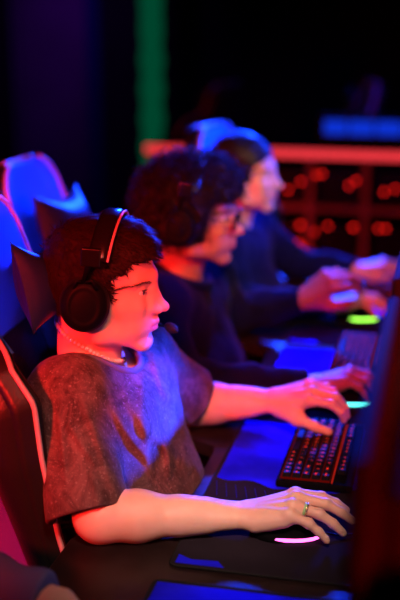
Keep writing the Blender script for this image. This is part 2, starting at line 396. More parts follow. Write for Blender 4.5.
def head_extras(name_parent, bvh, O, R, s, iris='iris', lens=False):
    def P(x, y, z): return Vector(np.array(O)+R@(np.array([x, y, z])*s))
    RM = Matrix(R.tolist())
    for q in (-1, 1):
        bm = NB(); add_ell(bm, P(.0722, q*.033, .0210), (.0124*s,)*3, RM, 24, 16)
        add_ell(bm, P(.0796, q*.0355, .0208), (.0056*s, .0058*s, .0058*s), RM, 16, 10, 1); add_ell(bm, P(.0835, q*.0365, .0208), (.0020*s, .0026*s, .0026*s), RM, 12, 8, 2)
        obj('eyeball', bm, [M['eye'], M[iris], M['pupil']], name_parent)
        bm = NB(); Rv = RM
        for i in range(130):       # brow hairs rooted on the skin
            t = (i+.5)/70; o_ = P(.02, q*(.014+t*.022), .0365+.004*math.sin(t*2.6)-.004*t+random.uniform(-.0024, .0024)*(1-.6*t))
            d_ = Rv @ Vector((1, q*(.1+.42*t), 0)); d_.normalize(); hit = bvh.ray_cast(o_+d_*.15, -d_)[0]
            if hit is None: continue
            d = (Rv @ Vector((-.45*t, q*.85, .30+random.uniform(-.25, .25)))).normalized(); o2 = d_*.0008*s
            add_tube(bm, [hit-o2, hit+d*.005*s+o2*1.3, hit+d*.009*s+o2*.6], [.0006*s, .0005*s, .0002*s], 4)
        obj('eyebrow', bm, M['brow'], name_parent)
        bm = NB()
        for i in range(18):
            t = i/17; e = P(.0722, q*.033, .0235); d0 = Rv @ Vector((math.cos(.9*(t-.2)), q*math.sin(.9*(t-.2))+q*.25, .12)); d0.normalize()
            b0 = e+d0*.0132*s; add_tube(bm, [b0, b0+d0*.004*s, b0+d0*.006*s+Vector((0, 0, .002))], [.0006, .0005, .0001], 3)
        obj('eyelashes', bm, M['brow'], name_parent)
def set_lip(me, O, R, s, hands=()):
    co = mesh_co(me); q = (co-np.array(O))@R/s
    zc = -.045; w_ = np.clip((.0265-np.abs(q[:, 1]))/.005, 0, 1)*np.clip((q[:, 0]-.084)/.004, 0, 1)
    hgt = np.where(q[:, 2] > zc, .0082, .0110)*(1-np.clip(np.abs(q[:, 1])/.028, 0, 1)**2)+.001
    lip = np.clip(1.35-np.abs(q[:, 2]-zc)/hgt, 0, 1)*w_
    ear = np.clip((np.abs(q[:, 1])-.070)/.01, 0, 1)*(np.abs(q[:, 0]) < .03)*(q[:, 2] < .04)*(q[:, 2] > -.04)*.35
    a = me.attributes.new('lip', 'FLOAT', 'POINT'); a.data.foreach_set('value', np.clip(np.minimum(lip, 1)+ear, 0, 1).astype(np.float32))
def torso(f, b, g=0.0):
    """body trunk; g grows it"""
    N, C, B, P = [np.array(b[k], float) for k in ('neck', 'chest', 'belly', 'pelvis')]; SR, SL = np.array(b['sR'], float), np.array(b['sL'], float)
    lat = (SL-SR)/np.linalg.norm(SL-SR)
    for q in (-.075, 0, .075): f.cone(P+lat*q, B+lat*q*.9, .105+g, .098+g, .04); f.cone(B+lat*q*.9, C+lat*q, .098+g, .100+g, .04)
    f.cone(SR, C+lat*(-.05), .058+g, .085+g, .05); f.cone(SL, C+lat*.05, .058+g, .085+g, .05)
    f.cone(SR+[0, 0, .008], N-lat*.02-[0, 0, .035], .050+g, .040+g*.4, .03); f.cone(SL+[0, 0, .008], N+lat*.02-[0, 0, .035], .050+g, .040+g*.4, .03)
def legs_field(b, g=0):
    f = Field(); P = np.array(b['pelvis'], float); C = np.array(b['belly'], float)
    for q in (-1, 1):
        h = P+[0.01, q*.09, -.01]; k = P+[.42, q*.13, -.03]; a = P+[.40, q*.13, -.455]; a[2] = .10
        f.cone(h, k, .092, .064, .03); f.cone(k, a, .064, .050, .02); f.cone(P+[-.02, q*.06, 0], P+[.02, q*.07, .02], .105, .105, .03)
    f.cone(P+[0, -.06, .10], P+[0, .06, .10], .115, .115, .04)
    return f
def person(label, b, h=.0022, legs=True, hoodlike=False):
    """b: joints in metres. returns root, head frame function"""
    root = thing('person', label, 'person', (b['pelvis'][0], b['pelvis'][1], 0)); off = Vector(root.location)
    def put(o):
        if o.parent is root: o.matrix_parent_inverse = Matrix.Translation(-off)
        return o
    R = frame(*b['look']); O = np.array(b['head'], float); s = b.get('hs', 1.0)
    f = Field(); torso(f, b, 0 if not b.get('covered') else -.004)
    N = np.array(b['neck'], float)
    f.cone(O+R@np.array([-.022, 0, -.020])*s, N+[0.0, 0, .0], .053*s*b.get('nk', 1), .056*b.get('nk', 1), .03); f.cone(O+R@np.array([.015, 0, -.070])*s, N+[.025, 0, -.02], .030*s, .032, .03)
    P = add_head(f, O, R, s, b.get('fem'))
    info = {}
    for sd, S, E, W, HR in ((1, 'sR', 'eR', 'wR', 'hR'), (-1, 'sL', 'eL', 'wL', 'hL')):
        hh = b[HR]; RR = frame(*hh['rot']); J, T, base = hand_chain(b[W], RR, sd, hh['fl'], hh.get('spread', (6, 1, -4, -9)), hh.get('thumb'), hh.get('s', 1))
        add_arm(f, b[S], b[E], b[W], b.get('as', 1), RR, 1); add_hand(f, b[W], RR, sd, J, T, base, hh.get('s', 1)); info[sd] = (J, RR)
    pe = np.array(b['pelvis'], float)
    for q in (-1, 1): f.cone(pe+[0, q*.07, 0], pe+[.30, q*.11, -.03], .075, .060, .03)
    pts = [np.array(b[k], float) for k in ('sR', 'sL', 'eR', 'eL', 'wR', 'wL', 'pelvis', 'head')]+[j for i in info.values() for c in i[0] for j in c]
    pts += [O+R@np.array(q)*s for q in ((.13, 0, -.1), (-.11, 0, .14), (0, .08, .14), (0, -.08, .14))]+[pe+[.3, .11, -.03], pe+[-.13, -.2, -.13], pe+[-.1, .2, 0]]
    lo = np.min(pts, 0)-.07; hi = np.max(pts, 0)+.07
    me = f.mesh(lo, hi, h, 'body'); set_lip(me, O, R, s)
    body = put(link('body', me, M[b['skin']], root))
    from mathutils.bvhtree import BVHTree
    co = mesh_co(me); near = np.linalg.norm(co-O, axis=1) < .32
    pol = np.empty(len(me.polygons)*4, np.int32); me.polygons.foreach_get('vertices', pol); pol = pol.reshape(-1, 4); pol = pol[near[pol].all(1)]
    used, inv = np.unique(pol, return_inverse=True)
    bvh = BVHTree.FromPolygons([Vector(c) for c in co[used].tolist()], inv.reshape(-1, 4).tolist())
    head_extras(root, bvh, O, R, s, b.get('iris', 'iris'))
    for c in root.children: put(c)
    return root, put, bvh, P, O, R, s, info
def nails(root, put, info, m='nail'):
    for sd, (J, RR) in info.items():
        for i, c in enumerate(J):
            d = c[3]-c[2]; L = np.linalg.norm(d); d = d/L
            lat = RR[:, 1] if i < 4 else (RR[:, 1]*.3+RR[:, 2]*.0+np.cross(d, RR[:, 1]*sd*.6+RR[:, 2]*.8)); lat = lat-d*(lat@d); lat /= np.linalg.norm(lat)
            up = np.cross(d, lat); up = up if up@RR[:, 2] > 0 else -up
            if i == 4: up = (RR[:, 1]*sd*.5+RR[:, 2]); up = up-d*(up@d); up /= np.linalg.norm(up); lat = np.cross(up, d)
            Rm = Matrix(np.stack([d, lat, up], 1).tolist()); bm = NB()
            r_ = (.0064 if i < 4 else .0085)
            add_ell(bm, c[2]+d*(L*.80)+up*r_*.62, (.0068, r_*.78, r_*.52), Rm, 12, 8); put(obj('fingernail', bm, M[m], root))
def shorten(a, b, t): a, b = np.array(a, float), np.array(b, float); return a+(b-a)*t
def trousers_and_shoes(root, put, b):
    f = legs_field(b); P = np.array(b['pelvis'], float); f.disp(lambda p: .004*wob(p, 22, 3))
    put(link('trousers', f.mesh(P+[-.2, -.28, -.55], P+[.56, .28, .26], .007, 'trousers'), M['trousers'], root))
    for q in (-1, 1):
        a = P+[.40, q*.13, 0]; bm = None; g = Field()
        g.cone((a[0], a[1], .055), (a[0]+.15, a[1], .040), .042, .034, .03); g.cone((a[0]-.03, a[1], .05), (a[0], a[1], .095), .040, .046, .03); g.box((a[0]+.06, a[1], -.05), (.3, .2, .058), None, .002, .004, -1)
        sh = put(link('shoe', g.mesh((a[0]-.12, a[1]-.1, -.01), (a[0]+.24, a[1]+.1, .17), .005, 'shoe'), M['shoe'], root))
        bm = NB(); add_prism(bm, [(a[0]+.055+.125*math.cos(t*PI/10), a[1]+.042*math.sin(t*PI/10)) for t in range(20)], .001, .014)
        put(obj('sole', bm, M['sole'], sh))
def strands(me_src, n, length, dirfn, m, name, parent, put, w=.0009, lift=.5, keep=None):
    co, no = mesh_co(me_src), mesh_no(me_src); idx = rng.integers(0, len(co), n*2); V = []; Fc = []; c = 0
    for i in idx:
        p, nn = co[i], no[i]
        if keep is not None and not keep(p, nn): continue
        d = dirfn(p, nn)+rng.normal(0, .22, 3); d /= np.linalg.norm(d); L = length*rng.uniform(.6, 1.2)
        side = np.cross(d, nn); side /= np.linalg.norm(side)+1e-9; side *= w*rng.uniform(.6, 1.3)
        q1 = p+nn*.001; q2 = q1+(d*(1-lift)+nn*lift)*L*.5; q3 = q2+(d+nn*(lift*.1-.15))*L*.5
        V += [q1-side, q1+side, q2+side, q2-side, q3]; k = len(V)-5; Fc += [(k, k+1, k+2, k+3), (k+3, k+2, k+4)]; c += 1
        if c >= n: break
    me = bpy.data.meshes.new(name); me.from_pydata([tuple(map(float, v)) for v in V], [], Fc); me.update()
    return put(link(name, me, m, parent))

HOVER = dict(fl=[(22, 38, 20)]*4)
# --- the young man in the washed T-shirt
b1 = dict(head=(-.632, 1.905, 1.132), look=(7, 4, 0), hs=1.06, neck=(-.672, 1.925, .985), chest=(-.632, 1.93, .88), belly=(-.597, 1.93, .70), pelvis=(-.590, 1.93, .575),
          sR=(-.660, 1.780, .966), sL=(-.630, 2.085, .960), eR=(-.565, 1.672, .790), wR=(-.318, 1.748, .783), eL=(-.525, 2.235, .795), wL=(-.345, 2.215, .826),
          hR=dict(rot=(3, -20, 4), s=1.04, fl=[(26, 18, 10), (30, 18, 10), (34, 20, 10), (38, 20, 10)], spread=(4, 0, -4, -8), thumb=[(.018, .022, -.014), (.046, .044, -.030), (.074, .050, -.042), (.096, .046, -.050)]),
          hL=dict(rot=(-8, -22, 22), s=1.04, fl=[(24, 40, 34), (34, 44, 26), (38, 44, 24), (40, 40, 24)], spread=(10, 3, -4, -12), thumb=[(.018, .022, -.014), (.052, .048, -.024), (.082, .058, -.046), (.104, .060, -.066)]),
          skin='skin1')
root, put, bvh1, P1, O1, R1, s1, info1 = person('young man in a washed brown T-shirt, hands on a lit mouse and keyboard', b1, .0022)
nails(root, put, info1); trousers_and_shoes(root, put, b1)
# T-shirt
U_ = np.array([.9746, .2241, 0])
def folds(lines):
    L = [(np.array(a, float), np.array(c, float), amp, w) for a, c, amp, w in lines]
    def g(p):
        u = p@U_; z = p[..., 2]; r = 0
        for a, c, amp, w in L:
            d = c-a; t = np.clip(((u-a[0])*d[0]+(z-a[1])*d[1])/(d@d), 0, 1)
            dist = (u-a[0]-t*d[0])**2+(z-a[1]-t*d[1])**2; r = r+amp*np.exp(-dist/(w*w))*(1-np.abs(2*t-1)**3)
        return r
    return g
def tee(b):
    f = Field(); torso(f, b, .016)
    B, P, C = [np.array(b[k], float) for k in ('belly', 'pelvis', 'chest')]
    f.ell(B+[.004, 0, .0], (.150, .172, .150), None, .05); f.ell(P+[-.005, 0, .02], (.150, .18, .10), None, .05)
    f.ell((-.690, 1.90, .955), (.055, .09, .055), None, .04); f.ell(C+[-.010, .01, .0], (.110, .165, .10), None, .04)
    f.box((P[0], P[1], P[2]-.11), (.4, .4, .08), None, .005, .01, -1)
    sl = []
    for S, E, W, t, lat in (('sR', 'eR', 'wR', .93, (-.018, .0, -.016)), ('sL', 'eL', 'wL', .80, (0, .012, -.010))):
        S, E = np.array(b[S], float), np.array(b[E], float)+np.array(lat); H = S+(E-S)*t
        f.cone(S+[0, 0, -.005], H+(E-S)*.30, .062 if lat[0] else .068, .084, .035); sl.append((S, H, (H-S)/np.linalg.norm(H-S)))
    def L(x0, y0, x1, y1, amp, w): return ((x0*.00188-.376, 1.672-y0*.001813), (x1*.00188-.376, 1.672-y1*.001813), amp*(.85 if amp > 0 else 0), w*.85)
    f.disp(folds([L(112, 382, 150, 462, .010, .010), L(88, 374, 124, 462, .009, .008), L(72, 392, 112, 440, .008, .008), L(124, 382, 184, 486, .010, .012), L(140, 372, 152, 486, .008, .010),
                  L(165, 430, 170, 488, .009, .009), L(98, 430, 122, 500, .008, .009), L(132, 440, 140, 500, -.008, .012), L(104, 390, 136, 470, -.007, .008), L(158, 420, 160, 486, -.007, .010),
                  L(82, 470, 116, 458, .009, .010), L(80, 452, 108, 444, -.006, .008), L(52, 380, 60, 470, .006, .010), L(66, 380, 78, 450, .007, .008), L(62, 480, 72, 520, .007, .009),
                  L(150, 352, 182, 400, .008, .009), L(160, 350, 188, 392, -.006, .008), L(146, 366, 170, 420, .007, .008), L(178, 470, 192, 495, .006, .010)]))
    f.disp(lambda p: .0030*wob(p, 22, 5)+.0018*wob(p, 55, 9))
    for S, H, d in sl:      # cut the sleeve end square and hollow it
        a = np.cross(d, [0, 1, 0]); a /= np.linalg.norm(a); c = np.cross(d, a); RR = np.stack([d, a, c], 1)
        f.box(H+d*.12, (.12, .11, .11), RR, .002, .004, -1)
        f.cone(H-d*.050, H+d*.10, .050, .088, .006, -1)
    N = np.array(b['neck'], float)
    f.cone(N+[.050, -.006, -.095], N+[-.010, -.004, .10], .070, .106, .008, -1)
    return f
f = tee(b1); shirt = put(link('t_shirt', f.mesh((-.90, 1.52, .50), (-.40, 2.38, 1.08), .003, 't_shirt'), M['jersey'], root))
N = np.array(b1['neck'])
def ring_pts(c, rx, ry, tilt, n=40, dz=0): return [(c[0]+rx*math.cos(t), c[1]+ry*math.sin(t), c[2]+dz-tilt*math.cos(t)) for t in [2*PI*i/n for i in range(n)]]
from mathutils.bvhtree import BVHTree
sb = BVHTree.FromPolygons([v.co.copy() for v in shirt.data.vertices], [tuple(p.vertices) for p in shirt.data.polygons]); rp = []
for i in range(40):
    t = 2*PI*i/40; best = None
    for r_ in (.062, .066, .070, .074, .078, .082, .086, .090, .095, .10):
        q = Vector((N[0]+.010+r_*math.cos(t), N[1]+r_*math.sin(t), N[2]+.2)); hit = sb.ray_cast(q, Vector((0, 0, -1)))[0]
        if hit and hit.z > N[2]-.12 and (best is None or hit.z > best.z+.006): best = hit
    rp.append(best or q-Vector((0, 0, .2)))
for _ in range(3): rp = [(rp[i-1]+rp[i]*2+rp[(i+1) % 40])/4 for i in range(40)]
bm = NB(); add_tube(bm, [p+Vector((0, 0, .002)) for p in rp], .0080, 10, True)
put(obj('collar', bm, M['rib'], shirt))
# short dark hair with a fringe
def hair_cap(O, R, s, kind):
    f = Field(); O = np.array(O)
    def P(x, y, z): return O+R@(np.array([x, y, z])*s)
    if kind == 1:
        f.ell(P(-.006, 0, .053), np.array((.100, .0835, .090))*s, R, .01); f.ell(P(-.040, 0, .020), np.array((.066, .072, .068))*s, R, .02); f.ell(P(.036, 0, .088), np.array((.062, .062, .050))*s, R, .02)
        f.disp(lambda p: .0022*wob(p, 95, 2)+.0025*wob(p, 40, 4))
        f.box(P(.110, 0, .005), np.array((.052, .12, .074))*s, R@np.array(Matrix.Rotation(math.radians(-6), 3, 'Y')), .02, .006, -1)
        for q in (-1, 1): f.box(P(.068, q*.085, -.005), np.array((.038, .06, .058))*s, R, .01, .006, -1); f.box(P(0, q*.085, -.045), np.array((.035, .06, .052))*s, R, .01, .006, -1)
        f.box(P(-.02, 0, -.110), np.array((.15, .12, .075))*s, R, .01, .008, -1)
    return f
hc = hair_cap(O1, R1, s1, 1).mesh(O1-.16*s1, O1+[.16, .16, .18], .0025, 'hair')
hair = put(link('hair', hc, M['hair1'], root))
fwd1 = R1[:, 0]
def hdir(p, n):
    q = (p-O1)@R1
    v = R1@np.array([.9, .15*np.sign(q[1]), -.35 if q[0] > .02 else -.6]); return v-n*(v@n)*.9
strands(hc, 9000, .017, hdir, M['hair1'], 'hair_strands', hair, put, w=.00085, lift=.25, keep=lambda p, n: (p-O1)@n > 0)
M['mouse'] = mat('matte_black_plastic', (.004, .004, .005), .8, spec=.01)
M['topboard'] = mat('black_top_board', (.004, .003, .003), .9, spec=.02)
M['bluepost'] = mat('dark_blue_post', (.006, .008, .06), .8, spec=.05)
M['pillow'] = mat('dark_blue_pillow', (.008, .030, .12), .42, spec=.25, bump=.2)
def world_of(O, R, s):
    return lambda x, y, z: Vector((np.array(O)+R@(np.array([x, y, z])*s)).tolist())
def headset(label, O, R, s, mic=1, out=.0, trim='piping'):
    P = world_of(O, R, s); RM = Matrix(R.tolist()); L = P(0, 0, 0)
    t = thing('headset', label, 'headphones', L); off = Matrix.Translation(-L)
    def pt(o):
        if o.parent is t: o.matrix_parent_inverse = off
        return o
    for q in (-1, 1):
        c = P(-.010, q*(.094+out), .004); f = Field(); Rq = R@np.array(Matrix.Rotation(math.radians(-7*q), 3, 'Z'))@np.array(Matrix.Rotation(math.radians(4*q), 3, 'X'))
        f.ell(c, np.array((.041, .021, .046))*s, Rq, .01); f.box(np.array(c)-Rq[:, 1]*q*.025, (.07, .020, .07), Rq, .002, .006, -1)
        f.ell(np.array(c)+Rq[:, 1]*q*.018, np.array((.026, .006, .034))*s, Rq, .003, -1); f.ell(np.array(c)+Rq[:, 1]*q*.012, np.array((.024, .005, .032))*s, Rq, .002)
        sh = pt(link('ear_cup', f.mesh(np.array(c)-.065*s, np.array(c)+.065*s, .0016, 'ear_cup'), M['plastic'], t))
        f = Field(); n = 28; cc = np.array(c)-Rq[:, 1]*q*.007
        for i in range(n):
            a0, a1 = 2*PI*i/n, 2*PI*(i+1)/n
            f.cone(cc+Rq@np.array([.031*math.cos(a0), 0, .036*math.sin(a0)])*s, cc+Rq@np.array([.031*math.cos(a1), 0, .036*math.sin(a1)])*s, .0118*s, .0118*s, .004)
        pt(link('ear_cushion', f.mesh(cc-.062*s, cc+.062*s, .002, 'ear_cushion'), M['cushion'], t))
        bm = NB(); y0 = P(-.012, q*(.099+out), .045); y1 = P(-.002, q*(.104+out), .085); y2 = P(.004, q*(.103+out), .105)
        add_tube(bm, [P(-.028, q*(.103+out), .032), P(-.022, q*(.108+out), .050), y0], .0034*s, 8); add_tube(bm, [P(.012, q*(.101+out), .036), P(.004, q*(.106+out), .052), y0], .0034*s, 8)
        add_tube(bm, [y0, y1, y2], [.0045*s, .005*s, .004*s], 10); pt(obj('yoke', bm, M['plastic'], t))
        bm = NB(); m = Matrix.Translation(P(.000, q*(.104+out), .092)) @ RM.to_4x4()
        k = add_box(bm, -.017*s, .017*s, -.006*s, .006*s, -.016*s, .016*s); bmesh.ops.transform(bm, matrix=m, verts=k); pt(obj('slider_block', bm, M['gloss'], t, bevel=.003))
    bm = NB(); bm2 = NB(); prev = None
    A = [math.radians(a) for a in np.linspace(-68, 68, 41)]; Wd = .017
    def bp(a, x, r): return P(.006+.010*math.cos(a)+x, (.101+out+r)*math.sin(a)*1.08, .046+(.104+r)*math.cos(a))
    rings = []
    for a in A:
        prof = [(-Wd, -.004), (-Wd, .003), (-Wd*.6, .006), (Wd*.6, .006), (Wd, .003), (Wd, -.004), (Wd*.5, -.006), (-Wd*.5, -.006)]
        rings.append([bm.verts.new(bp(a, x, r)) for x, r in prof])
    for i in range(len(rings)-1):
        for k in range(8): bm.faces.new((rings[i][k], rings[i][(k+1) % 8], rings[i+1][(k+1) % 8], rings[i+1][k]))
    bm.faces.new(rings[0]); bm.faces.new(rings[-1][::-1]); hb = pt(obj('headband', bm, M['gloss'], t))
    add_tube(bm2, [bp(a, Wd+.0012, .002) for a in A], .0024*s, 6); pt(obj('band_trim', bm2, M[trim], hb))
    if mic:
        bm = NB(); pts = smooth_path([P(.004, mic*.100, -.030), P(.040, mic*.088, -.062), P(.085, mic*.065, -.066), P(.122, mic*.035, -.060)], 6)
        add_tube(bm, pts, .0026*s, 7); bo = pt(obj('mic_boom', bm, M['rubber'], t))
        bm = NB(); d = RM @ Matrix.Rotation(math.radians(-50*mic), 3, 'Z'); add_ell(bm, P(.128, mic*.030, -.060), (.019*s, .0095*s, .0095*s), d); pt(obj('mic_foam', bm, M['rubber'], bo))
    return t
headset('black headset with a microphone worn by the young man in the T-shirt', O1, R1, s1, 1)
# pearl choker lying on the neck
Nb = Vector(b1['neck'])
t = thing('pearl_necklace', 'short string of white pearls with a dark clasp round the neck', 'necklace', Nb)
bmp = NB(); add_ell(bmp, (0, 0, 0), (.0042,)*3, None, 12, 8); pme = bpy.data.meshes.new('pearl')
for fc in bmp.faces: fc.smooth = True
bmp.to_mesh(pme); bmp.free(); pme.materials.append(M['pearl'])
loop = []
for i in range(720):
    a = 2*PI*i/720; c = Nb+Vector((.018, 0, .056-.043*math.cos(a))); d = Vector((math.cos(a), math.sin(a), 0))
    h_ = bvh1.ray_cast(c+d*.16, -d)[0]; loop.append((h_ or c+d*.06)+d*.003)
acc, last, pearls = 0, loop[0], []
for p in loop:
    if (p-last).length >= .0079: pearls.append(p); last = p
for p in pearls[:78]:
    o = link('pearl', pme, None, t); o.location = p-Nb
p = loop[705]; bm = NB(); add_ell(bm, p+Vector((.003, -.002, 0)), (.006, .010, .007)); o = obj('clasp', bm, M['chrome'], t); o.matrix_parent_inverse = Matrix.Translation(-Nb)
# ring
J = info1[1][0][2]; RR = info1[1][1]; c = Vector((J[0]*.52+J[1]*.48).tolist()); ax = Vector((J[1]-J[0]).tolist()).normalized(); a = ax.orthogonal().normalized(); b_ = ax.cross(a)
bm = NB(); add_tube(bm, [c+(a*math.cos(2*PI*i/28)+b_*math.sin(2*PI*i/28))*.0105+ax*.0022 for i in range(28)], .0020, 8, True)
rg = tag(obj('finger_ring', bm, M['gold'], None), 'pale gold ring with a green band on the hand over the mouse', 'ring')
bm = NB(); add_tube(bm, [c+(a*math.cos(2*PI*i/28)+b_*math.sin(2*PI*i/28))*.0108-ax*.0018 for i in range(28)], .0023, 8, True); obj('jade_band', bm, M['jade'], rg)

# --- the other players
def sleeves(b, kind, both=True):
    """long-sleeved top"""
    f = Field(); torso(f, b, .014); B, P, C = [np.array(b[k], float) for k in ('belly', 'pelvis', 'chest')]
    f.ell(B+[.035, 0, 0], (.145, .172, .15), None, .05); f.ell(P+[.02, 0, .02], (.15, .18, .10), None, .05)
    f.box((P[0], P[1], P[2]-.11), (.4, .4, .08), None, .005, .01, -1)
    ends = []
    for S, E, W in (('sR', 'eR', 'wR'), ('sL', 'eL', 'wL')):
        S, E, W = [np.array(b[k], float) for k in (S, E, W)]; m = E+(W-E)*.5; e = E+(W-E)*.90
        f.cone(S, E, .068, .056, .03); f.cone(E, m, .056, .049, .02); f.cone(m, e, .049, .038, .02); f.cone(e-(W-E)*.02, e+(W-E)*.03, .036, .035, .006); ends.append((E, W))
    f.disp(lambda p: .0055*wob(p, 22, 11+b['pelvis'][1])+.0025*wob(p, 45, 4))
    for E, W in ends:
        d = (W-E)/np.linalg.norm(W-E); a = np.cross(d, [0, 0, 1]); a /= np.linalg.norm(a); c = np.cross(d, a); f.box(E+(W-E)*.95+d*.09, (.09, .08, .08), np.stack([d, a, c], 1), .002, .003, -1)
    N = np.array(b['neck'], float); f.cone(N+[-.002, 0, -.008], N+[.014, 0, .09], .058, .078, .008, -1)
    return f
def shift(b, dy, **kw):
    c = {k: ((v[0], v[1]+dy, v[2]) if isinstance(v, tuple) and len(v) == 3 and k not in ('look',) else v) for k, v in b.items()}; c.update(kw); return c
def dress(root, put, b, name, m, kind='hoodie'):
    pts = np.array([b[k] for k in ('sR', 'sL', 'eR', 'eL', 'wR', 'wL', 'pelvis', 'neck')], float)
    top = put(link(name, sleeves(b, kind).mesh(pts.min(0)-.14, pts.max(0)+[.2, .14, .12], .0045, name), m, root)); N = np.array(b['neck'])
    bm = NB(); add_tube(bm, ring_pts(N+[.010, 0, .008], .074, .074, .030), .012, 10, True); put(obj('collar', bm, m, top))
    if kind == 'hoodie':
        f = Field(); f.ell(N+[-.070, 0, -.015], (.060, .115, .055), None, .02); f.ell(N+[-.045, 0, .05], (.055, .085, .05), None, .02, -1); f.disp(lambda p: .004*wob(p, 45, 6))
        put(link('hood', f.mesh(N-.16, N+.12, .005, 'hood'), m, top))
        for q in (-1, 1):
            bm = NB(); add_tube(bm, smooth_path([N+[.075, q*.030, -.015], N+[.098, q*.034, -.07], N+[.112, q*.030, -.15]], 5), .0028, 6); put(obj('drawstring', bm, M['rubber'], top))
    trousers_and_shoes(root, put, b)

b2 = dict(head=(-.618, 2.605, 1.140), look=(2, 5, 0), hs=1.06, nk=.95, neck=(-.665, 2.625, .995), chest=(-.675, 2.63, .88), belly=(-.665, 2.63, .72), pelvis=(-.675, 2.63, .575), covered=1,
          sR=(-.675, 2.455, .960), sL=(-.625, 2.790, .955), eR=(-.590, 2.345, .800), wR=(-.285, 2.440, .790), eL=(-.570, 2.930, .800), wL=(-.368, 2.900, .872),
          hR=dict(rot=(2, -20, 0), fl=[(28, 22, 12), (32, 22, 12), (34, 24, 12), (38, 24, 12)], thumb=b1['hR']['thumb']),
          hL=dict(rot=(-10, -42, 50), s=1.05, fl=[(40, 42, 26), (46, 44, 26), (50, 44, 26), (52, 44, 24)], spread=(12, 3, -4, -10), thumb=[(.018, .022, -.014), (.050, .050, -.024), (.076, .064, -.034), (.098, .070, -.040)]),
          skin='skin2')
r2, put2, bvh2, P2, O2, R2, s2, info2 = person('person with curly black hair, glasses and a dark hooded top', b2, .003)
dress(r2, put2, b2, 'hooded_top', M['hoodie'])
f = Field(); c2 = O2+R2@np.array([-.016, 0, .055])
f.ell(c2, (.128, .120, .108), R2, .02); f.ell(c2+R2@np.array([-.035, 0, -.050]), (.095, .105, .085), R2, .03); f.ell(c2+R2@np.array([.055, 0, .045]), (.065, .085, .060), R2, .03)
f.disp(lambda p: .009*wob(p, 75, 3)+.006*wob(p, 140, 7))
f.box(O2+R2@np.array([.125, 0, -.035]), (.075, .14, .100), R2, .03, .015, -1); f.box(O2+R2@np.array([-.02, 0, -.14]), (.2, .2, .075), R2, .02, .02, -1)
a2 = f.mesh(c2-.19, c2+.19, .004, 'curly_hair'); hr2 = put2(link('curly_hair', a2, M['hair2'], r2))
co, no = mesh_co(a2), mesh_no(a2); bm = NB()
for i in rng.integers(0, len(co), 1500):
    p = Vector(co[i].tolist()); n = Vector(no[i].tolist())
    if (p-Vector(O2.tolist())).dot(n) < 0: continue
    a = n.orthogonal().normalized(); b_ = n.cross(a); ph = random.uniform(0, 6.28); rr = random.uniform(.004, .009); L = random.uniform(.010, .030)
    add_tube(bm, [p+n*(L*k/7-.003)+(a*math.cos(ph+k*1.1)+b_*math.sin(ph+k*1.1))*rr for k in range(8)], .0011, 3)
put2(obj('curls', bm, M['hair2'], hr2))
headset('black headset half sunk in the curly black hair', O2, R2, s2, 0, .012, 'plastic')
def glasses(label, O, R, s):
    P = world_of(O, R, s); L = P(.09, 0, .02); t = thing('eyeglasses', label, 'glasses', L); off = Matrix.Translation(-L)
    def ad(n, bm, m): o = obj(n, bm, m, t); o.matrix_parent_inverse = off
    for q in (-1, 1):
        loop = []; 
        for i in range(28):
            a = 2*PI*i/28; cy = math.copysign(abs(math.cos(a))**.6, math.cos(a))*.026; cz = math.copysign(abs(math.sin(a))**.6, math.sin(a))*.019
            loop.append((.108-.10*abs(.036+cy*1)*.18 if 0 else .108-.12*max(0, .034+cy)**1.0*.35, q*(.034+cy), .015+cz))
        bm = NB(); add_tube(bm, [P(*v) for v in loop], .0013*s, 6, True); ad('rim', bm, M['plastic'])
        bm = NB(); vs = [bm.verts.new(P(v[0]-.0006, v[1], v[2])) for v in loop]; v2 = [bm.verts.new(P(v[0]+.0006, v[1], v[2])) for v in loop]
        bm.faces.new(vs); bm.faces.new(v2[::-1]); n = len(vs)
        for i in range(n): bm.faces.new((vs[i], vs[(i+1) % n], v2[(i+1) % n], v2[i]))
        ad('lens', bm, M['lens'])
        bm = NB(); add_tube(bm, smooth_path([P(.1055, q*.060, .024), P(.095, q*.072, .024), P(.03, q*.080, .018), P(-.01, q*.083, .010), P(-.025, q*.082, -.008)], 5), .0017*s, 6); ad('temple', bm, M['plastic'])
    bm = NB(); add_tube(bm, smooth_path([P(.1085, -.009, .020), P(.113, 0, .023), P(.1085, .009, .020)], 5), .0013*s, 6); ad('bridge', bm, M['plastic'])
glasses('thin dark framed glasses on the face with curly hair', O2, R2, s2)

b3 = dict(head=(-.622, 3.305, 1.135), look=(-2, 2, 0), hs=1.0, nk=.88, neck=(-.668, 3.325, .990), chest=(-.670, 3.33, .88), belly=(-.660, 3.33, .72), pelvis=(-.650, 3.33, .575), covered=1, fem=1,
          sR=(-.668, 3.165, .950), sL=(-.630, 3.490, .950), eR=(-.590, 3.060, .800), wR=(-.322, 3.150, .790), eL=(-.500, 3.610, .800), wL=(-.270, 3.500, .815),
          hR=dict(rot=(0, -20, 0), fl=[(28, 22, 12), (32, 22, 12), (34, 24, 12), (38, 24, 12)], thumb=b1['hR']['thumb']),
          hL=dict(rot=(-6, -20, 15), fl=[(36, 40, 24)]*4, spread=(10, 3, -4, -10)), skin='skin3')
r3, put3, bvh3, P3, O3, R3, s3, info3 = person('smiling person with dark hair tied back and a navy sweater', b3, .0035)
dress(r3, put3, b3, 'sweater', M['navy'], 'plain')
f = Field()
def Q3(x, y, z): return O3+R3@np.array([x, y, z])
f.ell(Q3(-.012, 0, .052), (.104, .085, .093), R3, .01); f.ell(Q3(-.05, 0, .01), (.070, .072, .070), R3, .03); f.ell(Q3(-.115, 0, .015), (.034, .034, .034), R3, .01)
f.cone(Q3(-.125, 0, .0), Q3(-.145, .01, -.10), .026, .014, .01); f.disp(lambda p: .002*wob(p*np.array([.5, 1, 1]), 110, 5))
